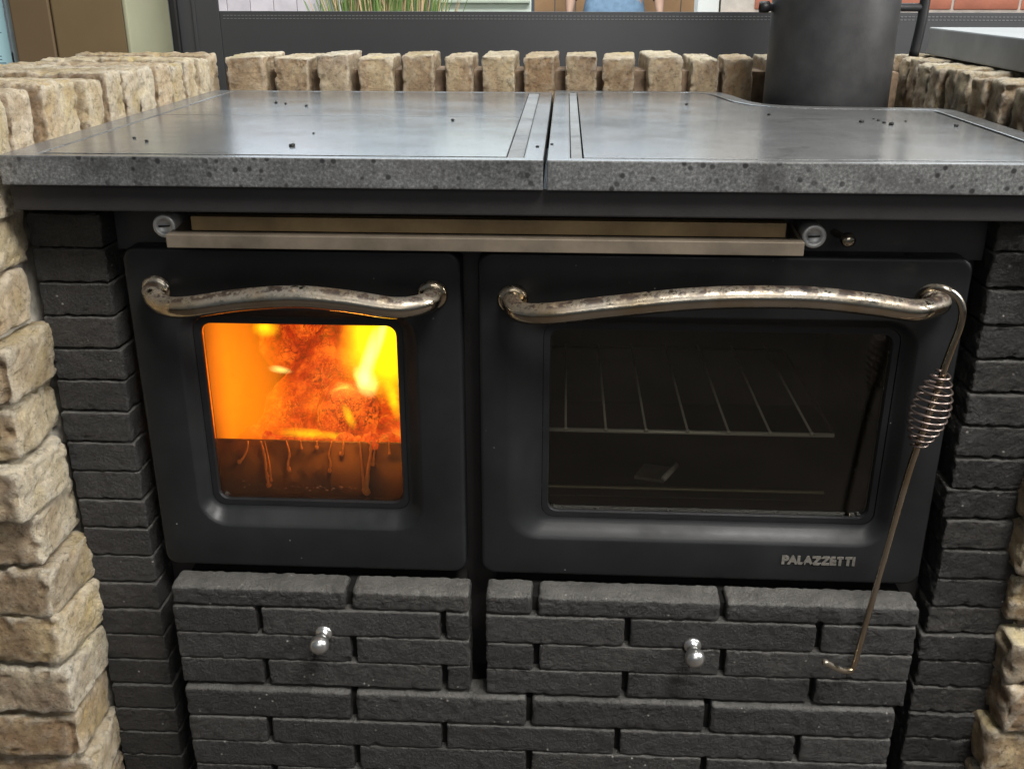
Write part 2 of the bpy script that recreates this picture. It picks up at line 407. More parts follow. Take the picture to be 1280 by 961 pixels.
box('mortar_core', -.078, .948, .620, .70, .001, .926, BMORTAR, wb, .004)
for i, (a, b_) in enumerate([(283, 331), (342, 385), (397, 436), (445, 489), (501, 541), (556, 591), (604, 644), (657, 696), (708, 747), (757, 797), (808, 852), (863, 898), (908, 946), (962, 1000), (1016, 1055), (1070, 1106)]):
    xa, xb = onY(a, 85, .59).x, onY(b_, 85, .59).x
    o = put('brick', ROW_B[i % 7], wb, ((xa+xb)/2, .652+rnd.uniform(-.004, .004), .8915+rnd.uniform(-.003, .003)), (math.radians(rnd.uniform(-1, 1)), math.radians(rnd.uniform(-2, 2)), math.radians(rnd.uniform(-4, 4))))
    o.scale = ((xb-xa)/.050, 1, 1)
wr = tag(empty('brick_wall'), 'brown brick wall under the grey stone slab beside the oven door', 'brick wall')
box('mortar_core', .966, 1.15, .0, .60, .001, .915, MORTAR, wr, .004)
y = -.0; i = 0
while y < .71:
    put('brick', ROW_R[i % 5], wr, (1.060+rnd.uniform(-.006, .006), y, .890+rnd.uniform(-.005, .004)), (math.radians(rnd.uniform(-7, 7)), 0, math.radians(rnd.uniform(-4, 4))))
    y += .0535+rnd.uniform(-.003, .004); i += 1
for k in range(14):
    z = .80-.0635*k
    if z < .02: break
    put('brick', CB_R[k % 5], wr, (1.047+rnd.uniform(-.006, .006), .018+rnd.uniform(-.010, .010), z), (math.radians(rnd.uniform(-5, 5)), math.radians(rnd.uniform(-3, 3)), math.radians(rnd.uniform(-5, 5))))

# ---------------------------------------------------------------- black brick pillars
PB = [brick_mesh('brick', .076, .10, .0335, 10+i, BB, .0022, .0024, .0010, .0016, 90, 120, fine=.0003) for i in range(8)]
PBR = [brick_mesh('brick', .095, .10, .0335, 30+i, BB, .0024, .0024, .0015, .0026, 80, 110, fine=.0006) for i in range(8)]
pl = tag(empty('brick_pillar'), 'black painted brick pillar between the cream wall and the fire door', 'pillar')
box('mortar_core', -.088, -.022, .007, .16, .001, .845, DMORTAR, pl, .001)
for k in range(23):
    z = .8335-.018-.0361*k
    if z < .018: break
    put('brick', PB[(k*5) % 8], pl, (-.054+rnd.uniform(-.0012, .0012), .050+rnd.uniform(-.0012, .0012), z), (0, math.radians(rnd.uniform(-.5, .5)), math.radians(rnd.uniform(-.8, .8))))
pr_ = tag(empty('brick_pillar'), 'black painted brick pillar between the oven door and the brown wall', 'pillar')
box('mortar_core', .878, .964, .009, .16, .001, .845, DMORTAR, pr_, .001)
for k in range(23):
    z = .806+.018-.0368*k
    if z < .018: break
    put('brick', PBR[(k*5) % 8], pr_, (.868+.0475+rnd.uniform(-.004, .003), .050+rnd.uniform(-.002, .002), z), (0, math.radians(rnd.uniform(-.7, .7)), math.radians(rnd.uniform(-1, 1))))

# ---------------------------------------------------------------- the cooker
ck = tag(empty('wood_cooker'), 'black wood-burning range cooker with grey stone top and two glass doors', 'cooker')
# hob: two stone slabs, each a rim with plates let into it
ZT, ZB = .900, .8725
ring('hob_rim', [(-.077, -.058), (.4290, -.058), (.4290, .560), (-.077, .560)], [(-.045, -.0455), (.4110, -.0455), (.4110, .545), (-.045, .545)], ZB, ZT, STONE, ck)
prism('hob_plate', [(-.0425, -.0385), (.3945, -.0385), (.3945, .2575), (-.0425, .2575)], ZB, ZT-.0003, STONE2, ck, .0006)
prism('hob_plate', [(-.0425, .2600), (.3945, .2600), (.3945, .5440), (-.0425, .5440)], ZB, ZT-.0003, STONE2, ck, .0006)
prism('hob_groove', [(.3952, -.0445), (.4104, -.0445), (.4104, .5440), (.3952, .5440)], ZB, ZT-.0014, STRIP, ck, .0005)
outer = [(.4325, -.058), (.942, -.058), (.942, .352), (.938, .366), (.927, .377), (.905, .382), (.84, .386), (.772, .391), (.735, .401), (.712, .420), (.699, .450), (.692, .490), (.686, .535), (.677, .565), (.658, .580), (.630, .584), (.4325, .584)]
inner = [(.4535, -.0455), (.915, -.0455), (.915, .345), (.913, .352), (.909, .357), (.90, .360), (.84, .364), (.767, .369), (.723, .381), (.694, .405), (.678, .440), (.671, .480), (.665, .520), (.658, .545), (.645, .557), (.625, .562), (.4535, .562)]
ring('hob_rim', outer, inner, ZB, ZT, STONE, ck)
def shrink(L, d):
    out = []
    n = len(L)
    for i in range(n):
        a, b, c = Vector(L[i-1]), Vector(L[i]), Vector(L[(i+1) % n])
        t1, t2 = (b-a).normalized(), (c-b).normalized(); n1, n2 = Vector((-t1.y, t1.x)), Vector((-t2.y, t2.x))
        nn = (n1+n2).normalized(); out.append(b+nn*d/max(.4, nn.dot(n1)))
    return out
pl_in = [((.4602 if p[0] < .46 else p[0]), p[1]) for p in inner]
prism('hob_plate', shrink(pl_in, .0058), ZB, ZT-.0003, STONE2, ck, .0006)
prism('hob_groove', [(.4542, -.0445), (.4646, -.0445), (.4646, .561), (.4542, .561)], ZB, ZT-.0014, STRIP, ck, .0005)
# steel carcass
box('trim_band', -.076, .941, -.047, .20, .8465, .8720, STEEL, ck, .0015)
box('front_panel', -.012, .866, .022, .034, .792, .846, STEEL, ck, .001)
box('front_panel', -.012, .030, .040, .050, .10, .791, STEEL, ck, .001)
box('front_panel', .325, .385, .036, .048, .10, .791, STEEL, ck, .001)
box('front_panel', .830, .866, .040, .050, .10, .791, STEEL, ck, .001)
box('front_panel', .031, .829, .040, .050, .10, .47, STEEL, ck, .001)
box('side_panel', -.012, -.006, .051, .54, .10, .845, STEEL, ck, .001)
box('side_panel', .860, .866, .051, .37, .10, .845, STEEL, ck, .001)
box('back_panel', -.005, .66, .534, .540, .10, .845, STEEL, ck, .001)
# open-fronted boxes behind the doors
def cavity(name, x0, x1, y0, y1, z0, z1, mat, parent):
    V = [(x0, y0, z0), (x1, y0, z0), (x1, y0, z1), (x0, y0, z1), (x0, y1, z0), (x1, y1, z0), (x1, y1, z1), (x0, y1, z1)]
    F = [(4, 5, 6, 7), (0, 4, 7, 3), (1, 2, 6, 5), (0, 1, 5, 4), (3, 7, 6, 2)]
    o = mk(name, V, F, mat, parent)
    md = o.modifiers.new('wall', 'SOLIDIFY'); md.thickness = .004; md.offset = 1
    return o
FIREB = plain('sooty_firebrick', (.10, .055, .03), .9, 0, .4, 18, .6)
cavity('firebox', .040, .318, .030, .36, .490, .775, FIREB, ck)
cavity('oven_box', .402, .815, .030, .36, .490, .762, LINER, ck)

def door(name, x0, x1, z0, z1, gx0, gx1, gz0, gz1, rx0, rx1, rz0, rz1, glassm):
    R = .014
    L = [rrect(x0, x1, z0, z1, R, .028), rrect(x0, x1, z0, z1, R, .0042), rrect(x0+.0006, x1-.0006, z0+.0006, z1-.0006, R, .0020), rrect(x0+.002, x1-.002, z0+.002, z1-.002, R-.001, .0006), rrect(x0+.0045, x1-.0045, z0+.0045, z1-.0045, R-.002, 0)]
    prof = [(0, 0), (.10, .0006), (.25, .0028), (.5, .0074), (.75, .0122), (.9, .0144), (1, .0150)]
    for t, y in prof:
        L.append(rrect(rx0+(gx0-rx0)*t, rx1+(gx1-rx1)*t, rz0+(gz0-rz0)*t, rz1+(gz1-rz1)*t, .034*(1-t)+.014*t, y))
    L.append(rrect(gx0, gx1, gz0, gz1, .014, .028))
    V, F = bridge(L, closed=True)
    d = mk(name, V, F, PAINT, ck, True)
    md = d.modifiers.new('edge', 'EDGE_SPLIT'); md.split_angle = math.radians(50)
    # black retaining frame and the pane
    a = rrect(gx0-.004, gx1+.004, gz0-.004, gz1+.004, .016, .0285); b = rrect(gx0+.0075, gx1-.0075, gz0+.0075, gz1-.0075, .011, .0195)
    c = rrect(gx0+.0005, gx1-.0005, gz0+.0005, gz1-.0005, .0137, .0165); e = rrect(gx0+.0075, gx1-.0075, gz0+.0075, gz1-.0075, .011, .0285)
    c2 = rrect(gx0+.0065, gx1-.0065, gz0+.0065, gz1-.0065, .0115, .0168)
    V, F = bridge([rrect(gx0+.0005, gx1-.0005, gz0+.0005, gz1-.0005, .0137, .0275), c, c2, b, e], closed=True)
    mk('glass_frame', V, F, BLACKM, d)
    V, F = bridge([rrect(gx0+.0078, gx1-.0078, gz0+.0078, gz1-.0078, .0107, .0215), rrect(gx0+.0078, gx1-.0078, gz0+.0078, gz1-.0078, .0107, .0255)], cap0=True, cap1=True)
    mk('window_glass', V, F, glassm, d)
    return d
def handle(d, base0, base1, mids, Yb=-.042):
    p0, p1 = onY(*base0, 0), onY(*base1, 0)
    P = [p0+Vector((0, .004, 0)), p0+Vector((0, -.014, -.0005))] + [onY(u, w, Yb+dy) for u, w, dy in mids] + [p1+Vector((0, -.014, -.0005)), p1+Vector((0, .004, 0))]
    path = bez(P, 12); n = len(path)
    rad = [.0098+.0012*math.sin(math.pi*i/(n-1)) for i in range(n)]
    h = tube('handle', path, rad, NICK, d, 20)
    for p in (p0, p1): lathe('handle_collar', [(-.001, .0150), (.002, .0155), (.0045, .0140), (.006, .0105), (.006, .008)], NICK, d, p, (0, -1, 0), 28)
    return h
g0, g1 = onY(276, 622, .018), onY(504, 622, .018)
t0 = onY(300, 404, .018)
fd = door('fire_door', 0, .3462, .4274, .800, g0.x-.0075, g1.x+.0075, g0.z-.0075, .7215, .046, .301, .478, .737, FGLASS)
handle(fd, (196, 362), (541, 368), [(206, 382, .012), (235, 384, 0), (300, 375, -.002), (370, 371, -.003), (430, 376, -.002), (495, 385, 0), (530, 380, .012)])
g0, g1 = onY(685, 637, .018), onY(1084, 638, .018)
od = door('oven_door', .3636, .850, .4274, .800, g0.x-.0075, g1.x+.0075, g0.z-.0075, .7215, .392, .810, .472, .736, OGLASS)
handle(od, (641, 374), (1170, 374), [(652, 391, .012), (688, 392, 0), (760, 384, -.001), (880, 373, -.003), (1000, 372, -.003), (1085, 380, -.001), (1140, 388, 0), (1163, 385, .012)])
# maker's lettering on the oven door
cu = bpy.data.curves.new('lettering', 'FONT'); cu.body = 'PALAZZETTI'; cu.size = .0165; cu.offset = .0009; cu.extrude = .0004; cu.space_character = .96
tmp = bpy.data.objects.new('tmp', cu); COL.objects.link(tmp)
bpy.context.view_layer.update()
me = bpy.data.meshes.new_from_object(tmp.evaluated_get(bpy.context.evaluated_depsgraph_get())); bpy.data.objects.remove(tmp)
xs = [v.co.x for v in me.vertices]; ys = [v.co.y for v in me.vertices]
sx, sy = (.7775-.6975)/(max(xs)-min(xs)), .0112/(max(ys)-min(ys))
for v in me.vertices: v.co = Vector((.6975+(v.co.x-min(xs))*sx, -.0005-v.co.z, .4505+(v.co.y-min(ys))*sy))
me.materials.clear(); me.materials.append(plain('worn_silver_print', (.17, .16, .14), .5, .3, .4, 200, 0))
lt = bpy.data.objects.new('lettering', me); COL.objects.link(lt); lt.parent = od

# towel rail under the hob: channel with end caps
rail = box('rail_bar', .0660, .6740, -.042, -.026, .8105, .8235, BRUSHED, ck, .0008)
box('rail_floor', .0700, .6700, -.0255, .0155, .8108, .8118, BLACKM, rail, 0)
box('rail_back', .0780, .6640, -.004, .012, .8190, .8330, plain('warm_brass_strip', (.40, .27, .13), .5, .25, .5, 12, .1), rail, .0008)
mk('rail_end', [(.0662, -.0255, .8125), (.0662, .019, .8125), (.0662, .019, .829), (.0662, -.0255, .8235), (.0690, -.0255, .8125), (.0690, .019, .8125), (.0690, .019, .829), (.0690, -.0255, .8235)],
   [(0, 1, 2, 3), (7, 6, 5, 4), (0, 4, 5, 1), (1, 5, 6, 2), (2, 6, 7, 3), (3, 7, 4, 0)], BRUSHED, rail)
mk('rail_end', [(.6710, -.0255, .8125), (.6710, .019, .8125), (.6710, .019, .829), (.6710, -.0255, .8235), (.6738, -.0255, .8125), (.6738, .019, .8125), (.6738, .019, .829), (.6738, -.0255, .8235)],
   [(0, 1, 2, 3), (7, 6, 5, 4), (0, 4, 5, 1), (1, 5, 6, 2), (2, 6, 7, 3), (3, 7, 4, 0)], BRUSHED, rail)
for px, py in ((205, 283), (1018, 296)):
    p = onY(px, py, -.022)
    c = lathe('rail_cap', [(-.045, .0112), (-.001, .0115), (0, .0108), (.0003, .0075), (-.0012, .0070), (-.0012, .001)], CAPM, ck, p, (0, -1, 0), 28)
    bpy_ang = random.uniform(-.2, .2)
    mk('cap_slot', [p+Vector((-.0055, -.0005, -.0012)), p+Vector((.0055, -.0005, -.0002)), p+Vector((.0055, -.0005, .0010)), p+Vector((-.0055, -.0005, .0008)), p+Vector((-.0055, .002, -.0012)), p+Vector((.0055, .002, -.0002)), p+Vector((.0055, .002, .0010)), p+Vector((-.0055, .002, .0008))],
       [(0, 1, 2, 3), (7, 6, 5, 4), (0, 4, 5, 1), (1, 5, 6, 2), (2, 6, 7, 3), (3, 7, 4, 0)], BLACKM, c)
p = onY(1060, 300, -.012)
lathe('air_knob', [(-.034, .0035), (-.008, .0035), (-.006, .006), (0, .0072), (.004, .0062), (.006, .003), (.0062, .001)], mat_nickel('brass_knob', .3), ck, p, (.15, -1, 0), 20)
p = onY(1137, 310, .012)
lathe('hinge_pin', [(-.006, .006), (0, .006), (.002, .0045), (.0025, .001)], BLACKM, od, (p.x, .012, .799), (0, 0, 1), 16)

# drawers and plinth faced with black bricks
DB = {}
def drawer_brick(x0, x1, z0, z1, yf, parent, seed, top=False):
    w, h, dp = x1-x0, z1-z0, .036
    me = brick_mesh('brick', w, dp, h, seed, BB, .0045 if top else .0026, .0023, .0009, .0016, 85, 120, fine=.0004)
    if top:   # sloping worn top arris
        for v in me.vertices:
            if v.co.z > h/2-.009 and v.co.y < 0: v.co.z -= (-v.co.y/(dp/2))**2*.0018
    put('brick', me, parent, ((x0+x1)/2, yf+dp/2+random.uniform(-.0006, .0006), (z0+z1)/2), (0, 0, math.radians(random.uniform(-.15, .15))))
def courses(parent, x0, x1, zb, joints, yf, seed, gap=.0065):
    for r in range(len(zb)-1):
        cuts = [x0]+joints[r]+[x1]
        for i in range(len(cuts)-1):
            a = cuts[i]+(gap/2 if i else 0); b = cuts[i+1]-(gap/2 if i < len(cuts)-2 else 0)
            drawer_brick(a, b, zb[r+1]+.0008, zb[r]-.0008, yf, parent, seed+r*17+i*5, r == 0)
YD = -.033
def knob(parent, px, py):
    p = onY(px, py, YD-.020); p = Vector((p.x, YD, p.z+.002))
    lathe('knob', [(-.002, .0095), (.0015, .0098), (.003, .0085), (.0045, .0052), (.010, .0048), (.013, .0062), (.0155, .0088), (.019, .0105), (.023, .0108), (.027, .0098), (.030, .0070), (.0315, .0035), (.0318, .0005)], KNOBM, parent, p, (0, -1, 0), 28)
d1 = box('drawer', .022, .345, -.020, .039, .292, .412, DMORTAR, ck, .001)
courses(d1, .0145, .3520, [.4205, .3945, .3590, .3235, .2885], [[.2168], [.1131, .3222], [.2190], [.1145, .3222]], YD, 200)
knob(d1, 400, 806)
d2 = box('drawer', .379, .836, -.020, .039, .292, .412, DMORTAR, ck, .001)
courses(d2, .3705, .8445, [.4205, .3940, .3568, .3215, .2870], [[.4256, .6326], [.5289, .7397], [.4275, .6370], [.5289, .7400]], YD, 300)
knob(d2, 868, 822)
YP = -.038
d3 = box('plinth_panel', .024, .828, -.025, .039, .010, .276, DMORTAR, ck, .001)
zb = [.2855, .2440]
while zb[-1] > .04: zb.append(zb[-1]-.0362)
ja, jb = [.2150, .4200, .6250], [.1130, .3205, .5230, .7310]
courses(d3, .0160, .8360, zb, [(ja if i % 2 == 0 else jb) for i in range(len(zb)-1)], YP, 400)

# ---------------------------------------------------------------- inside the firebox
box('log_retainer', .044, .314, .046, .050, .4945, .5655, plain('burnt_plate', (.03, .010, .004), .6, .1, .6, 30, .3), ck, .0008)
def blob(name, c, r, mat, seed, rot=(0, 0, 0), amp=.25, freq=1.4, nu=28, nv=18, taper=0.0):
    V, F = [], []; R = Matrix.Rotation(rot[2], 3, 'Z') @ Matrix.Rotation(rot[1], 3, 'Y') @ Matrix.Rotation(rot[0], 3, 'X')
    for j in range(nv+1):
        th = math.pi*j/nv
        for i in range(nu):
            ph = 2*math.pi*i/nu; d = Vector((math.sin(th)*math.cos(ph), math.sin(th)*math.sin(ph), math.cos(th)))
            k = 1+amp*noise.fractal(d*freq+Vector((seed, seed*2.3, 0)), 1, 2, 3)
            tp = 1-taper*(d.z*.5+.5)
            V.append(Vector(c)+R @ Vector((d.x*r[0]*k*tp, d.y*r[1]*k*tp, d.z*r[2]*k)))
    for j in range(nv):
        for i in range(nu): F.append((j*nu+i, j*nu+(i+1) % nu, (j+1)*nu+(i+1) % nu, (j+1)*nu+i))
    return mk(name, V, F, mat, None, True)
def log(name, a, b, r, mat, seed, amp):
    a, b = Vector(a), Vector(b); t = (b-a).normalized(); u = t.orthogonal().normalized(); w = t.cross(u); V, F = [], []
    n, s = 44, 40; sd = Vector((seed, seed*1.7, 3))
    for i in range(n+1):
        f = i/n; rr = r*(min(1, (f/.06+.55)) if f < .06 else (min(1, ((1-f)/.06+.55)) if f > .94 else 1))
        for k in range(s):
            an = 2*math.pi*k/s; d = u*math.cos(an)+w*math.sin(an)
            q = a+(b-a)*f+d*rr
            rr2 = rr+noise.fractal(Vector((q.x*30, q.y*30, q.z*30))+sd, 1, 2.2, 5)*amp+abs(noise.noise(Vector((an*3, f*9, seed))))*amp*.8
            V.append(a+(b-a)*f+d*rr2)
    for i in range(n):
        for k in range(s): F.append((i*s+k, i*s+(k+1) % s, (i+1)*s+(k+1) % s, (i+1)*s+k))
    F.append(tuple(range(s))[::-1]); F.append(tuple(range(n*s, n*s+s)))
    return mk(name, V, F, mat, None, True)
EMB = mat_ember('glowing_bark', (.07, .0015, .0), (.50, .026, .001), (1.0, .17, .008), 26, 1.0)
EMB2 = mat_ember('glowing_coals', (.16, .004, .0), (.70, .042, .002), (1.0, .26, .012), 34, 1.0)
YF = .16
tag(log('burning_log', onY(330, 585, .13), onY(452, 395, .24), .040, EMB, 3.1, .007), 'glowing bark-covered log leaning up to the right in the fire', 'log')
tag(log('burning_log', onY(438, 520, .07), onY(432, 505, .20), .034, EMB, 8.4, .006), 'glowing round log end lying low in the fire', 'log')
tag(log('burning_log', onY(345, 430, .26), onY(420, 405, .22), .034, EMB, 5.2, .008), 'glowing rough log lying across the back of the fire', 'log')
tag(log('burning_log', onY(385, 560, .11), onY(520, 545, .10), .024, EMB2, 12.0, .007), 'ember-red split log behind the retaining plate', 'log')
cb = blob('ember_bed', (.18, .20, .508), (.105, .10, .045), EMB2, 4.4, amp=.30, freq=3.0, nu=60, nv=30); cb['kind'] = 'stuff'; tag(cb, 'bed of glowing red coals under the burning logs', 'embers')
rb_ = random.Random(33); bm = bmesh.new()
for i in range(46):
    p = onY(rb_.uniform(335, 500), 552+rb_.gauss(0, 3), rb_.uniform(.053, .075)); g = bmesh.ops.create_icosphere(bm, subdivisions=2, radius=rb_.uniform(.004, .0095)); sd = rb_.uniform(0, 50)
    for v in g['verts']: v.co = v.co*(1+.5*noise.noise(v.co*160+Vector((sd, 0, 0))))+p
cc = fbm('coals', bm, EMB2); cc['kind'] = 'stuff'; tag(cc, 'loose red coals heaped behind the retaining plate', 'coals')
def mat_flame(name, color, strength, wob, falloff):
    # soft-edged glowing gas: emission falls off from the flame's axis, its edge torn by noise
    m, nt, b = newmat(name); nt.nodes.remove(b)
    tc = nt.nodes.new('ShaderNodeTexCoord'); oi = nt.nodes.new('ShaderNodeObjectInfo')
    mu = N(nt, 'ShaderNodeVectorMath', operation='MULTIPLY_ADD'); nt.links.new(oi.outputs['Random'], mu.inputs[0]); mu.inputs[1].default_value = (31, 17, 23); nt.links.new(tc.outputs['Object'], mu.inputs[2])
    n = N(nt, 'ShaderNodeTexNoise', Scale=1.7, Detail=3.0); nt.links.new(mu.outputs[0], n.inputs['Vector'])
    su = N(nt, 'ShaderNodeVectorMath', operation='SUBTRACT'); nt.links.new(n.outputs['Color'], su.inputs[0]); su.inputs[1].default_value = (.5, .5, .5)
    ma = N(nt, 'ShaderNodeVectorMath', operation='MULTIPLY_ADD'); nt.links.new(su.outputs[0], ma.inputs[0]); ma.inputs[1].default_value = (wob, wob, wob*.6); nt.links.new(tc.outputs['Object'], ma.inputs[2])
    le = N(nt, 'ShaderNodeVectorMath', operation='LENGTH'); nt.links.new(ma.outputs[0], le.inputs[0])
    f = ramp(nt, le.outputs['Value'], [(0.0, 1.0), (falloff, .75), (.95, 0.0)])
    e = N(nt, 'ShaderNodeEmission'); e.inputs[0].default_value = (*color, 1); nt.links.new(mul(nt, f, strength), e.inputs[1])
    nt.links.new(e.outputs[0], nt.nodes['Material Output'].inputs['Volume']); return m
ORANGE = mat_flame('orange_flame', (1.0, .235, .002), 17.0, .15, .7)
YELLOW = mat_flame('yellow_flame', (1.0, .56, .003), 46.0, .7, .5)
WHITE = mat_flame('bright_yellow_flame', (1.0, .62, .004), 110.0, .8, .25)
HOT = mat_flame('white_hot_flame', (1.0, .80, .22), 170.0, .7, .2)
AMBER = mat_flame('amber_flame', (1.0, .36, .003), 11.0, .9, .3)
def fl(name, px, py, Y, r, mat, label, rot=0, skew=0.0):
    bm = bmesh.new(); bmesh.ops.create_icosphere(bm, subdivisions=3, radius=1.0)
    o = fbm(name, bm, mat); o.location = onY(px, py, Y); o.scale = r; o.rotation_euler = (0, rot, 0)
    return tag(o, label, 'flame', 'flames in the firebox')
fl('flame', 278, 488, .115, (.098, .050, .18), ORANGE, 'broad smooth orange flame filling one side of the fire window')
fl('flame', 484, 425, .13, (.062, .045, .085), YELLOW, 'tall yellow flame rising beside the leaning log')
fl('flame', 462, 448, .085, (.011, .012, .050), HOT, 'white-hot curling tongue within the yellow flame', .32)
fl('flame', 457, 476, .080, (.016, .012, .024), HOT, 'white-hot heart at the foot of the yellow flame', -.4)
fl('flame', 450, 440, .14, (.040, .040, .065), AMBER, 'amber flame wrapped round the leaning log', .3)
fl('flame', 478, 415, .095, (.006, .008, .040), HOT, 'thin pale tongue at the top of the yellow flame', .25)
fl('flame', 492, 500, .085, (.010, .010, .030), WHITE, 'narrow yellow flame at the edge of the pane', -.2)
fl('flame', 410, 415, .10, (.010, .010, .022), AMBER, 'small amber flame on top of the leaning log', .4)
fl('flame', 436, 520, .062, (.007, .008, .020), WHITE, 'slender yellow flame rising past the round log end', -.35)
fl('flame', 350, 462, .072, (.016, .008, .0050), HOT, 'small pale flame tongue beside the leaning log', .15)
fl('flame', 332, 410, .10, (.018, .012, .013), WHITE, 'small yellow flame licking the top of the fire window')
fl('flame', 388, 542, .058, (.050, .009, .0070), WHITE, 'low yellow flame running along the coals', .04)
fl('flame', 424, 546, .060, (.020, .009, .0058), WHITE, 'short yellow flame over the round log end', .35)
fl('flame', 392, 508, .060, (.024, .012, .030), AMBER, 'amber flame between the log end and the leaning log', -.3)
# tar drips on the inside of the pane
DRIP = plain('amber_tar', (.55, .22, .05), .35, 0, .4, 60, 0)
def drip(pts, r):
    path = bez([onY(u, w, .0285) for u, w in pts], 8); n = len(path)
    rad = [max(.0004, r*(.5+.6*(i/(n-1))+.5*noise.noise(Vector((i*.35, pts[0][0], 0))))) for i in range(n)]
    tube('tar_drip', path, rad, DRIP, ck, 8)
    bead = blob('tar_bead', path[-1], (r*1.9, r*1.2, r*2.0), DRIP, pts[0][0], amp=.3, nu=10, nv=8); bead.parent = ck
for pts, r in [([(310, 551), (309, 562), (304, 572), (299, 577)], .0013), ([(326, 551), (331, 570), (333, 590), (336, 606)], .0016), ([(331, 551), (337, 580), (339, 600)], .0009), ([(358, 551), (362, 566), (360, 578), (361, 586)], .0014), ([(415, 551), (411, 568), (413, 578), (412, 588)], .0013),
               ([(430, 551), (429, 560), (427, 567)], .0014), ([(396, 551), (396, 559)], .0012), ([(450, 551), (451, 570), (453, 590), (455, 612)], .0016), ([(464, 551), (463, 570), (460, 590), (458, 614)], .0024), ([(471, 551), (468, 565), (466, 580)], .0013), ([(376, 551), (377, 560)], .0008), ([(486, 551), (487, 566)], .0008)]:
    drip(pts, r)
ashm = plain('grey_ash', (.26, .20, .15), .9, 0, .4, 60, .3)
bm = bmesh.new(); ra = random.Random(21)
for i in range(70):   # flecks of ash fallen behind the foot of the pane
    px = ra.choice((315, 330, 352, 380, 400, 425, 440))+ra.gauss(0, 11); p = onY(px, ra.gauss(610, 2.6)-(4 if px < 340 else 0), .0295); r = ra.uniform(.0003, .0006)*ra.choice((1, 1, 1, 2.2))
    g = bmesh.ops.create_icosphere(bm, subdivisions=1, radius=r)
    for v in g['verts']: v.co = Vector((v.co.x*ra.uniform(.8, 2.0), v.co.y*.8, v.co.z*ra.uniform(.5, 1.1)))+p
ash = fbm('ash_flecks', bm, ashm, ck); ash['kind'] = 'stuff'
lp = bpy.data.lights.new('fire_light', 'POINT'); lp.energy = 1.7; lp.color = (1, .36, .06); lp.shadow_soft_size = .03
lo = bpy.data.objects.new('fire_light', lp); COL.objects.link(lo); lo.location = (.2, .085, .62)

# ---------------------------------------------------------------- inside the oven
rk = tag(empty('oven_rack'), 'chromed wire rack half way up inside the oven', 'oven rack')
zr = onY(757, 538, .06).z
xa, xb = .412, onY(1042, 547, .06).x
tube('front_wire', [Vector((xa, .06, zr)), Vector(((xa+xb)/2, .06, zr)), Vector((xb, .06, zr))], .0026, CHROME, rk, 10)
tube('back_wire', [Vector((xa, .34, zr)), Vector((xb, .34, zr))], .0022, LINER, rk, 10)  # dark material puts the oven's shade into the rear wire's colour
for px in (707, 757, 807, 859, 910, 962, 1014):
    x = onY(px, 538, .06).x
    tube('cross_wire', [Vector((x, .0575, zr+.0036)), Vector((x, .20, zr+.0036)), Vector((x, .342, zr+.0036))], .0014, CHROME, rk, 8)
    tube('wire_end', [Vector((x, .0568, zr+.0036)), Vector((x, .0545, zr+.0036))], .0024, CHROME, rk, 8)
for x in (xa, xb): tube('side_wire', [Vector((x, .06, zr)), Vector((x, .34, zr))], .0022, LINER, rk, 8)  # side wires darkened by material too, for the shade inside
for sx_ in (.4065, .811): box('rack_runner', sx_-.0035, sx_+.0035, .05, .35, zr-.0080, zr-.0030, LINER, ck, .0005)
bt = tag(empty('baking_tray'), 'shallow grey tray on the floor of the oven', 'tray')
zt = onY(820, 609, .060).z
box('tray_base', .412, .752, .064, .33, .4945, .4965, LINER, bt, .0005)
box('tray_front', .412, .752, .058, .0625, zt-.0028, zt, plain('tray_edge', (.50, .45, .33), .4, .7, .2, 20, .1), bt, .0007)
sc = tag(empty('metal_scraper'), 'flat metal scrap with a bright edge lying in the oven tray', 'scrap')
p = onZ(815, 590, .500)
V = [(-.022, -.012, 0), (.012, -.022, 0), (.03, .012, 0), (-.008, .022, 0)]
pv = [Vector((p.x+a, min(.30, p.y)+b, .4968)) for a, b, c in V]
mk('plate', pv+[v+Vector((0, 0, .004)) for v in pv], [(0, 1, 2, 3), (7, 6, 5, 4), (0, 4, 5, 1), (1, 5, 6, 2), (2, 6, 7, 3), (3, 7, 4, 0)], plain('grey_scrap', (.25, .24, .21), .5, .3, .3, 40, .2), sc)
tube('rolled_edge', [pv[1]+Vector((0, 0, .006)), pv[2]+Vector((0, 0, .008))], .0035, CHROME, sc, 10)

# ---------------------------------------------------------------- poker hanging from the oven handle
pk = tag(empty('fire_poker'), 'rusty iron poker with coiled spring grip hooked over the oven handle', 'poker')
hp = [(1146, 376, -.020), (1152, 366, -.030), (1163, 360, -.041), (1180, 361, -.050), (1196, 371, -.052), (1203, 388, -.053), (1200, 408, -.053), (1190, 434, -.053), (1181, 458, -.053), (1176, 475, -.053), (1162, 515, -.053), (1146, 560, -.053), (1130, 610, -.052), (1100, 716, -.048), (1075, 805, -.044), (1067, 832, -.043), (1061, 838, -.046), (1048, 836, -.053), (1030, 827, -.062)]
P = [onY(u, w, y) for u, w, y in hp]
path = bez(P, 8)
tube('rod', path, [.0036 if i < 20*5 else .0033 for i in range(len(path))], IRONW, pk, 12)
a, b = onY(1179, 463, -.053), onY(1146, 560, -.053); t = (b-a).normalized(); u = t.orthogonal().normalized(); w = t.cross(u)
cp = []; n = 11*22
for i in range(n+1):
    f = i/n; r = .0046+.0135*math.sin(math.pi*min(1, f*1.0))**.85; an = 2*math.pi*11.5*f
    cp.append(a+(b-a)*f+(u*math.cos(an)+w*math.sin(an))*r)
tube('spring_grip', cp, .0013, plain('dull_wire', (.22, .175, .155), .35, .9, .25, 60, .1), pk, 8)

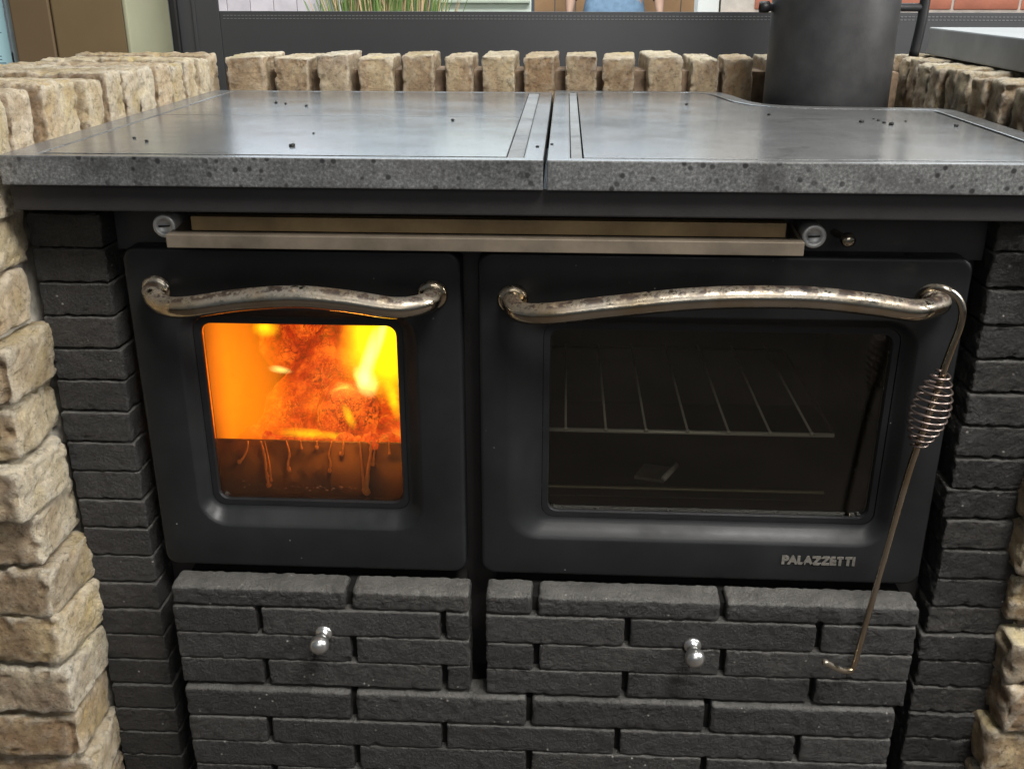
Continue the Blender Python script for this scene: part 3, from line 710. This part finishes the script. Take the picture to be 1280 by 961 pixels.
# ---------------------------------------------------------------- flue pipe
fp = tag(empty('flue_pipe'), 'thick matt black flue pipe with damper lever behind the hob', 'flue pipe')
FX, FY = .8065, .478
lathe('pipe', [(.55, .0835), (1.0, .0830), (1.022, .0828), (1.45, .0822), (1.75, .082)], PIPE, fp, (FX, FY, 0), (0, 0, 1), 64)
lathe('collar', [(.60, .060), (.60, .0875), (.80, .0875), (.803, .086), (.803, .080)], PIPE, fp, (FX, FY, 0), (0, 0, 1), 64)
z = 1.019
tube('damper_spindle', [Vector((FX-.100, FY, z)), Vector((FX+.118, FY, z))], .0055, BLACKM, fp, 12)
lathe('spindle_nut', [(0, .008), (.012, .008), (.013, .006), (.013, .001)], BLACKM, fp, (FX-.100, FY, z), (1, 0, 0), 6)
tube('damper_lever', bez([Vector((FX+.116, FY, z+.06)), Vector((FX+.117, FY, z+.02)), Vector((FX+.116, FY, z-.02)), Vector((FX+.112, FY, z-.062))], 6), .0068, BLACKM, fp, 10)

# ---------------------------------------------------------------- stone slab on the brown wall
slabm = plain('pale_grey_slab', (.17, .17, .165), .5, 0, .25, 14, .15)
tag(box('stone_slab', 1.002, 1.75, .02, .68, .9480, .9870, slabm, None, .002), 'thick grey stone slab lying on the brown brick wall', 'slab')
sup = tag(box('slab_support', 1.06, 1.70, .06, .60, .001, .9478, MORTAR, None, .004), 'rough mortar pier under the grey stone slab', 'pier')

# ---------------------------------------------------------------- post, notice and terrace screen behind
ps = tag(empty('painted_post'), 'brown post with a pale sage side and a split line', 'post')
brownp = plain('brown_paint', (.135, .095, .045), .55, 0, .12, 6, .1)
sage = plain('sage_paint', (.24, .24, .16), .6, 0, .12, 8, .1)
box('board', -.4200, -.3560, .650, .822, .001, 1.9, plain('dark_brown_paint', (.115, .078, .040), .55, 0, .12, 6, .1), ps, .003)
box('board', -.3535, -.2395, .650, .822, .001, 1.9, brownp, ps, .003)
box('side_board', -.2390, -.2328, .648, .825, .001, 1.9, sage, ps, .002)
nt_ = tag(empty('paper_notice'), 'pale blue printed notice hanging beside the brown post', 'notice')
paper = plain('pale_blue_paper', (.50, .80, .86), .7, 0, .06, 4, 0)
q0, q1 = onY(-60, 92, .70), onY(18, 92, .70)
box('sheet', q0.x-.08, q1.x, .700, .7012, q1.z-.004, 1.35, paper, nt_, 0)
box('sheet_edge', q1.x+.0008, q1.x+.012, .706, .7085, q1.z-.004, 1.35, plain('grey_sleeve', (.45, .45, .42), .5, 0, .3, 14, .1), nt_, 0)
ink = plain('grey_ink', (.16, .28, .36), .7, 0, .2, 30, 0)
zz = 1.02; kk = 0
bm = bmesh.new()
while zz > q1.z+.012:
    if kk % 4 != 3:
        x1 = q1.x-.008-random.uniform(0, .02); x0 = q0.x-.07
        vs = [bm.verts.new(v) for v in ((x0, .6995, zz), (x1, .6995, zz), (x1, .6995, zz+.0016), (x0, .6995, zz+.0016))]; bm.faces.new(vs)
    zz -= .0052; kk += 1
tl_ = fbm('text_line', bm, ink, nt_); tl_['kind'] = 'stuff'
scn = tag(empty('terrace_screen'), 'charcoal fabric screen with stitched hem below a clear pane', 'screen')
fab = plain('charcoal_fabric', (.032, .033, .036), .6, 0, .12, 5, .12)
YW = .832
box('hem_band', -.148, 2.2, YW, YW+.004, .30, 1.0045, fab, scn, .001)
box('side_band', -.232, -.1485, YW, YW+.004, .30, 2.2, fab, scn, .001)
box('edge_roll', -.2325, -.2180, YW-.010, YW-.0005, .30, 2.2, BLACKM, scn, .004)
box('fold', -.1950, -.1890, YW-.003, YW-.0004, .30, 2.2, fab, scn, .001)
box('top_band', -.148, 2.2, YW, YW+.004, 2.06, 2.2, fab, scn, .001)
mk('clear_pane', [(-.148, YW+.002, 1.0045), (2.2, YW+.002, 1.0045), (2.2, YW+.002, 2.06), (-.148, YW+.002, 2.06)], [(0, 1, 2, 3)], mat_glass('clear_film', (.96, .97, .97)), scn)
bm = bmesh.new()
for zr_ in (.9975, .9925):
    x = -.14
    while x < 2.1:
        r = bmesh.ops.create_cube(bm, size=1)
        for v in r['verts']: v.co = Vector((x+v.co.x*.0042, YW-.0006+v.co.y*.0008, zr_+v.co.z*.0009))
        x += .0064
st = fbm('stitching', bm, plain('grey_thread', (.16, .165, .17), .7, 0, .2, 30, 0), scn); st['kind'] = 'stuff'

# ---------------------------------------------------------------- outside, seen through the pane
def sp(u, Y): return onY(u, 8, Y).x
ow = tag(empty('house_wall'), 'red brick house wall with pale joints beyond the screen', 'house wall')
Yb = 2.6
xw = sp(902, Yb)
box('mortar_core', xw, xw+3.2, Yb+.008, Yb+.22, .001, 2.4, plain('pale_mortar', (.55, .50, .44), .9, 0, .2, 30, .4), ow, 0)
rbm = plain('red_brick', (.40, .14, .085), .85, 0, .3, 10, .4)
rb = brick_mesh('brick', .207, .10, .050, 501, rbm, .003, .02, .0006, .001)
k = 0
for r in range(4):
    z = .9350+.062*r
    x = xw+.104-(.107 if r % 2 else 0)
    while x < xw+1.75:
        if x-.104 > xw-.01: put('brick', rb, ow, (x, Yb+.052, z))
        x += .216
wp = tag(box('white_corner_post', sp(872, 2.62), sp(899, 2.62), 2.62, 2.72, .001, 2.3, plain('white_gloss', (.72, .74, .72), .4, 0, .05, 6, 0), None, .004), 'white painted post at the corner of the red brick wall', 'post')
wf = tag(empty('wooden_fence'), 'orange-brown board fence behind the person outside', 'fence')
wood = plain('orange_wood', (.36, .21, .10), .6, 0, .3, 5, .3)
x = sp(668, 6.2)
while x < sp(868, 6.2):
    box('board', x, x+.135, 6.2, 6.225, .001, 1.9, wood, wf, .003); x += .14
wt = tag(empty('garden_screen'), 'whitish panel screen with slats beside the ornamental grass', 'screen')
wh = plain('white_panel', (.66, .72, .66), .5, 0, .1, 8, .1)
box('panel', sp(541, 4.2), sp(664, 4.2), 4.22, 4.25, .001, 1.7, wh, wt, .004)
gr = plain('sage_slat', (.38, .43, .36), .6, 0, .2, 10, .1)
for i in range(5): box('slat', sp(546, 4.19), sp(662, 4.19), 4.19, 4.217, .80+i*.055, .812+i*.055, gr, wt, .002)
lf = tag(empty('pale_fence'), 'pale lilac-grey board fence beyond the screen', 'fence')
pale = plain('pale_lilac_paint', (.60, .56, .60), .6, 0, .18, 9, .2)
x = sp(255, 4.4)
while x < sp(412, 4.4):
    box('board', x, x+.118, 4.4, 4.425, .001, 1.8, pale, lf, .003); x += .1205
tag(box('fence_post', sp(409, 4.3), sp(417, 4.3), 4.3, 4.36, .001, 1.8, plain('grey_post', (.22, .23, .22), .7, 0, .2, 9, .2), None, .004), 'slim grey post at the end of the pale fence', 'post')
og = tag(empty('ornamental_grass'), 'clump of tall green and straw ornamental grass outside', 'plant')
rg = random.Random(5)
for mi, (cname, c) in enumerate((('green_blade', (.13, .22, .05)), ('straw_blade', (.50, .36, .20)))):
    V, F = [], []
    for i in range(330 if mi == 0 else 170):
        bx, by = sp(rg.uniform(420, 540), 3.6), 3.6+rg.uniform(-.12, .15)
        h = rg.uniform(.9, 1.45); ln = Vector((rg.uniform(-.2, .2), rg.uniform(-.1, .1), 0)); wd_ = rg.uniform(.003, .007)
        for s in range(5):
            f = s/4; c0 = Vector((bx*.6+sp(480, 3.6)*.4+(bx-sp(480, 3.6))*.4*f, by, .02))+Vector((0, 0, h*f))+ln*f*f
            V += [c0-Vector((wd_*(1-f*.8), 0, 0)), c0+Vector((wd_*(1-f*.8), .002, 0))]
        n0 = len(V)-10
        for s in range(4): F.append((n0+2*s, n0+2*s+1, n0+2*s+3, n0+2*s+2))
    o = mk('blades', V, F, plain(cname, c, .6, 0, .3, 12, 0), og); o['kind'] = 'stuff'
# a person standing outside, hands at the sides
def skin_mesh(name, pts, edges, mat, parent):
    me = bpy.data.meshes.new(name); me.from_pydata([p[0] for p in pts], edges, []); me.materials.append(mat)
    o = bpy.data.objects.new(name, me); COL.objects.link(o); o.parent = parent
    md = o.modifiers.new('skin', 'SKIN'); md.use_smooth_shade = True
    for v, p in zip(me.skin_vertices[0].data, pts): v.radius = (p[1], p[2] if len(p) > 2 else p[1])
    me.skin_vertices[0].data[0].use_root = True
    ss = o.modifiers.new('sub', 'SUBSURF'); ss.levels = 2; ss.render_levels = 2
    return o
pe = tag(empty('person'), 'standing person in light blue jeans and dark jacket, hands at the sides', 'person')
skinm = plain('skin', (.55, .36, .27), .5, 0, .1, 12, 0); jean = plain('light_blue_denim', (.19, .31, .46), .8, 0, .25, 30, .2); jack = plain('dark_jacket', (.035, .035, .045), .8, 0, .2, 20, .2)
px_, py_ = sp(768, 5.2), 5.2
def q(x, y, z): return (px_+x, py_+y, z)
body = skin_mesh('body', [(q(0, 0, .95), .15, .11), (q(0, 0, 1.20), .15, .10), (q(0, 0, 1.42), .12, .09), (q(0, -.01, 1.52), .055), (q(0, -.02, 1.63), .085, .10), (q(0, -.02, 1.73), .07, .085),
    (q(-.19, 0, 1.42), .058), (q(-.235, 0, 1.15), .045), (q(-.255, -.04, .94), .030), (q(-.26, -.05, .87), .036, .018), (q(.19, 0, 1.42), .058), (q(.235, 0, 1.15), .045), (q(.255, -.04, .94), .030), (q(.26, -.05, .87), .036, .018),
    (q(-.10, 0, .82), .085), (q(-.11, 0, .48), .058), (q(-.11, .01, .09), .040), (q(-.12, -.14, .045), .035), (q(.10, 0, .82), .085), (q(.11, 0, .48), .058), (q(.11, .01, .09), .040), (q(.12, -.14, .045), .035)],
    [(0, 1), (1, 2), (2, 3), (3, 4), (4, 5), (2, 6), (6, 7), (7, 8), (8, 9), (2, 10), (10, 11), (11, 12), (12, 13), (0, 14), (14, 15), (15, 16), (16, 17), (0, 18), (18, 19), (19, 20), (20, 21)], skinm, pe)
for s in (-1, 1):
    for j in range(4):
        x0 = s*.26+(j-1.5)*.017
        skin_mesh('finger', [(q(x0, -.05, .85), .0095), (q(x0, -.055, .80+abs(j-1.3)*.008), .009), (q(x0*.995, -.045, .765+abs(j-1.3)*.012), .0075)], [(0, 1), (1, 2)], skinm, body)
    skin_mesh('thumb', [(q(s*.235, -.06, .88), .011), (q(s*.215, -.075, .84), .0095), (q(s*.215, -.08, .81), .008)], [(0, 1), (1, 2)], skinm, body)
skin_mesh('jeans', [(q(0, 0, 1.13), .160, .125), (q(0, 0, .92), .170, .13), (q(-.10, 0, .80), .105), (q(-.11, 0, .48), .078), (q(-.11, .01, .10), .062), (q(.10, 0, .80), .105), (q(.11, 0, .48), .078), (q(.11, .01, .10), .062)],
    [(0, 1), (1, 2), (2, 3), (3, 4), (1, 5), (5, 6), (6, 7)], jean, pe)
skin_mesh('jacket', [(q(0, 0, 1.28), .185, .14), (q(0, 0, 1.14), .185, .145), (q(0, 0, 1.43), .14, .11), (q(-.19, 0, 1.43), .075), (q(-.235, 0, 1.15), .060), (q(-.252, -.03, .945), .050), (q(.19, 0, 1.43), .075), (q(.235, 0, 1.15), .060), (q(.252, -.03, .945), .050)],
    [(0, 1), (0, 2), (2, 3), (3, 4), (4, 5), (2, 6), (6, 7), (7, 8)], jack, pe)
skin_mesh('hair', [(q(0, .01, 1.70), .085, .09), (q(0, .02, 1.77), .075, .085)], [(0, 1)], plain('brown_hair', (.05, .03, .02), .6, 0, .3, 40, .3), pe)
for s in (-1, 1): skin_mesh('shoe', [(q(s*.115, .03, .05), .048, .045), (q(s*.12, -.16, .035), .042, .030)], [(0, 1)], BLACKM, pe)

# ---------------------------------------------------------------- crumbs of charcoal on the hob
CH = plain('charcoal', (.008, .008, .008), .8, 0, .3, 60, .3)
cr = []
for i in range(3):
    o = blob('charcoal_crumb', (0, 0, 0), (.0032, .0026, .0018), CH, 3.3+i*4, amp=.7, freq=2, nu=10, nv=7); cr.append(o.data); bpy.data.objects.remove(o)
rc = random.Random(9)
for px, py, s in [(1077, 153, 1.2), (1114, 156, 1.3), (1098, 151, .7), (1105, 154, .8), (1092, 149, .5), (1132, 152, .5), (1195, 158, 1.0), (961, 144, 1.0), (858, 131, .8), (365, 183, 1.2), (168, 173, .7), (183, 177, .8), (392, 167, .5), (566, 151, .9), (345, 129, .9), (357, 130, .7), (383, 133, .9), (672, 184, .7), (690, 181, .6)]:
    p = onZ(px, py, ZT)
    o = bpy.data.objects.new('charcoal_crumb', cr[rc.randrange(3)]); COL.objects.link(o); o.location = (p.x, p.y, ZT+.0008*s); o.scale = (s*.8, s*.8, s*.8); o.rotation_euler = (0, 0, rc.uniform(0, 6))
    if px > 1060: tag(o, 'tiny black charcoal crumb in the scatter before the flue pipe', 'crumb', 'charcoal crumbs before the flue pipe')
    elif px > 800: tag(o, 'lone black charcoal crumb near the curved edge of the hob' if px > 900 else 'lone black charcoal crumb well inside the wide stone plate', 'crumb')
    elif px > 600: tag(o, 'tiny black charcoal crumb beside the seam between the stone slabs', 'crumb', 'charcoal crumbs beside the seam')
    else: tag(o, 'tiny black charcoal crumb on the stone plates over the fire door', 'crumb', 'charcoal crumbs over the fire door')
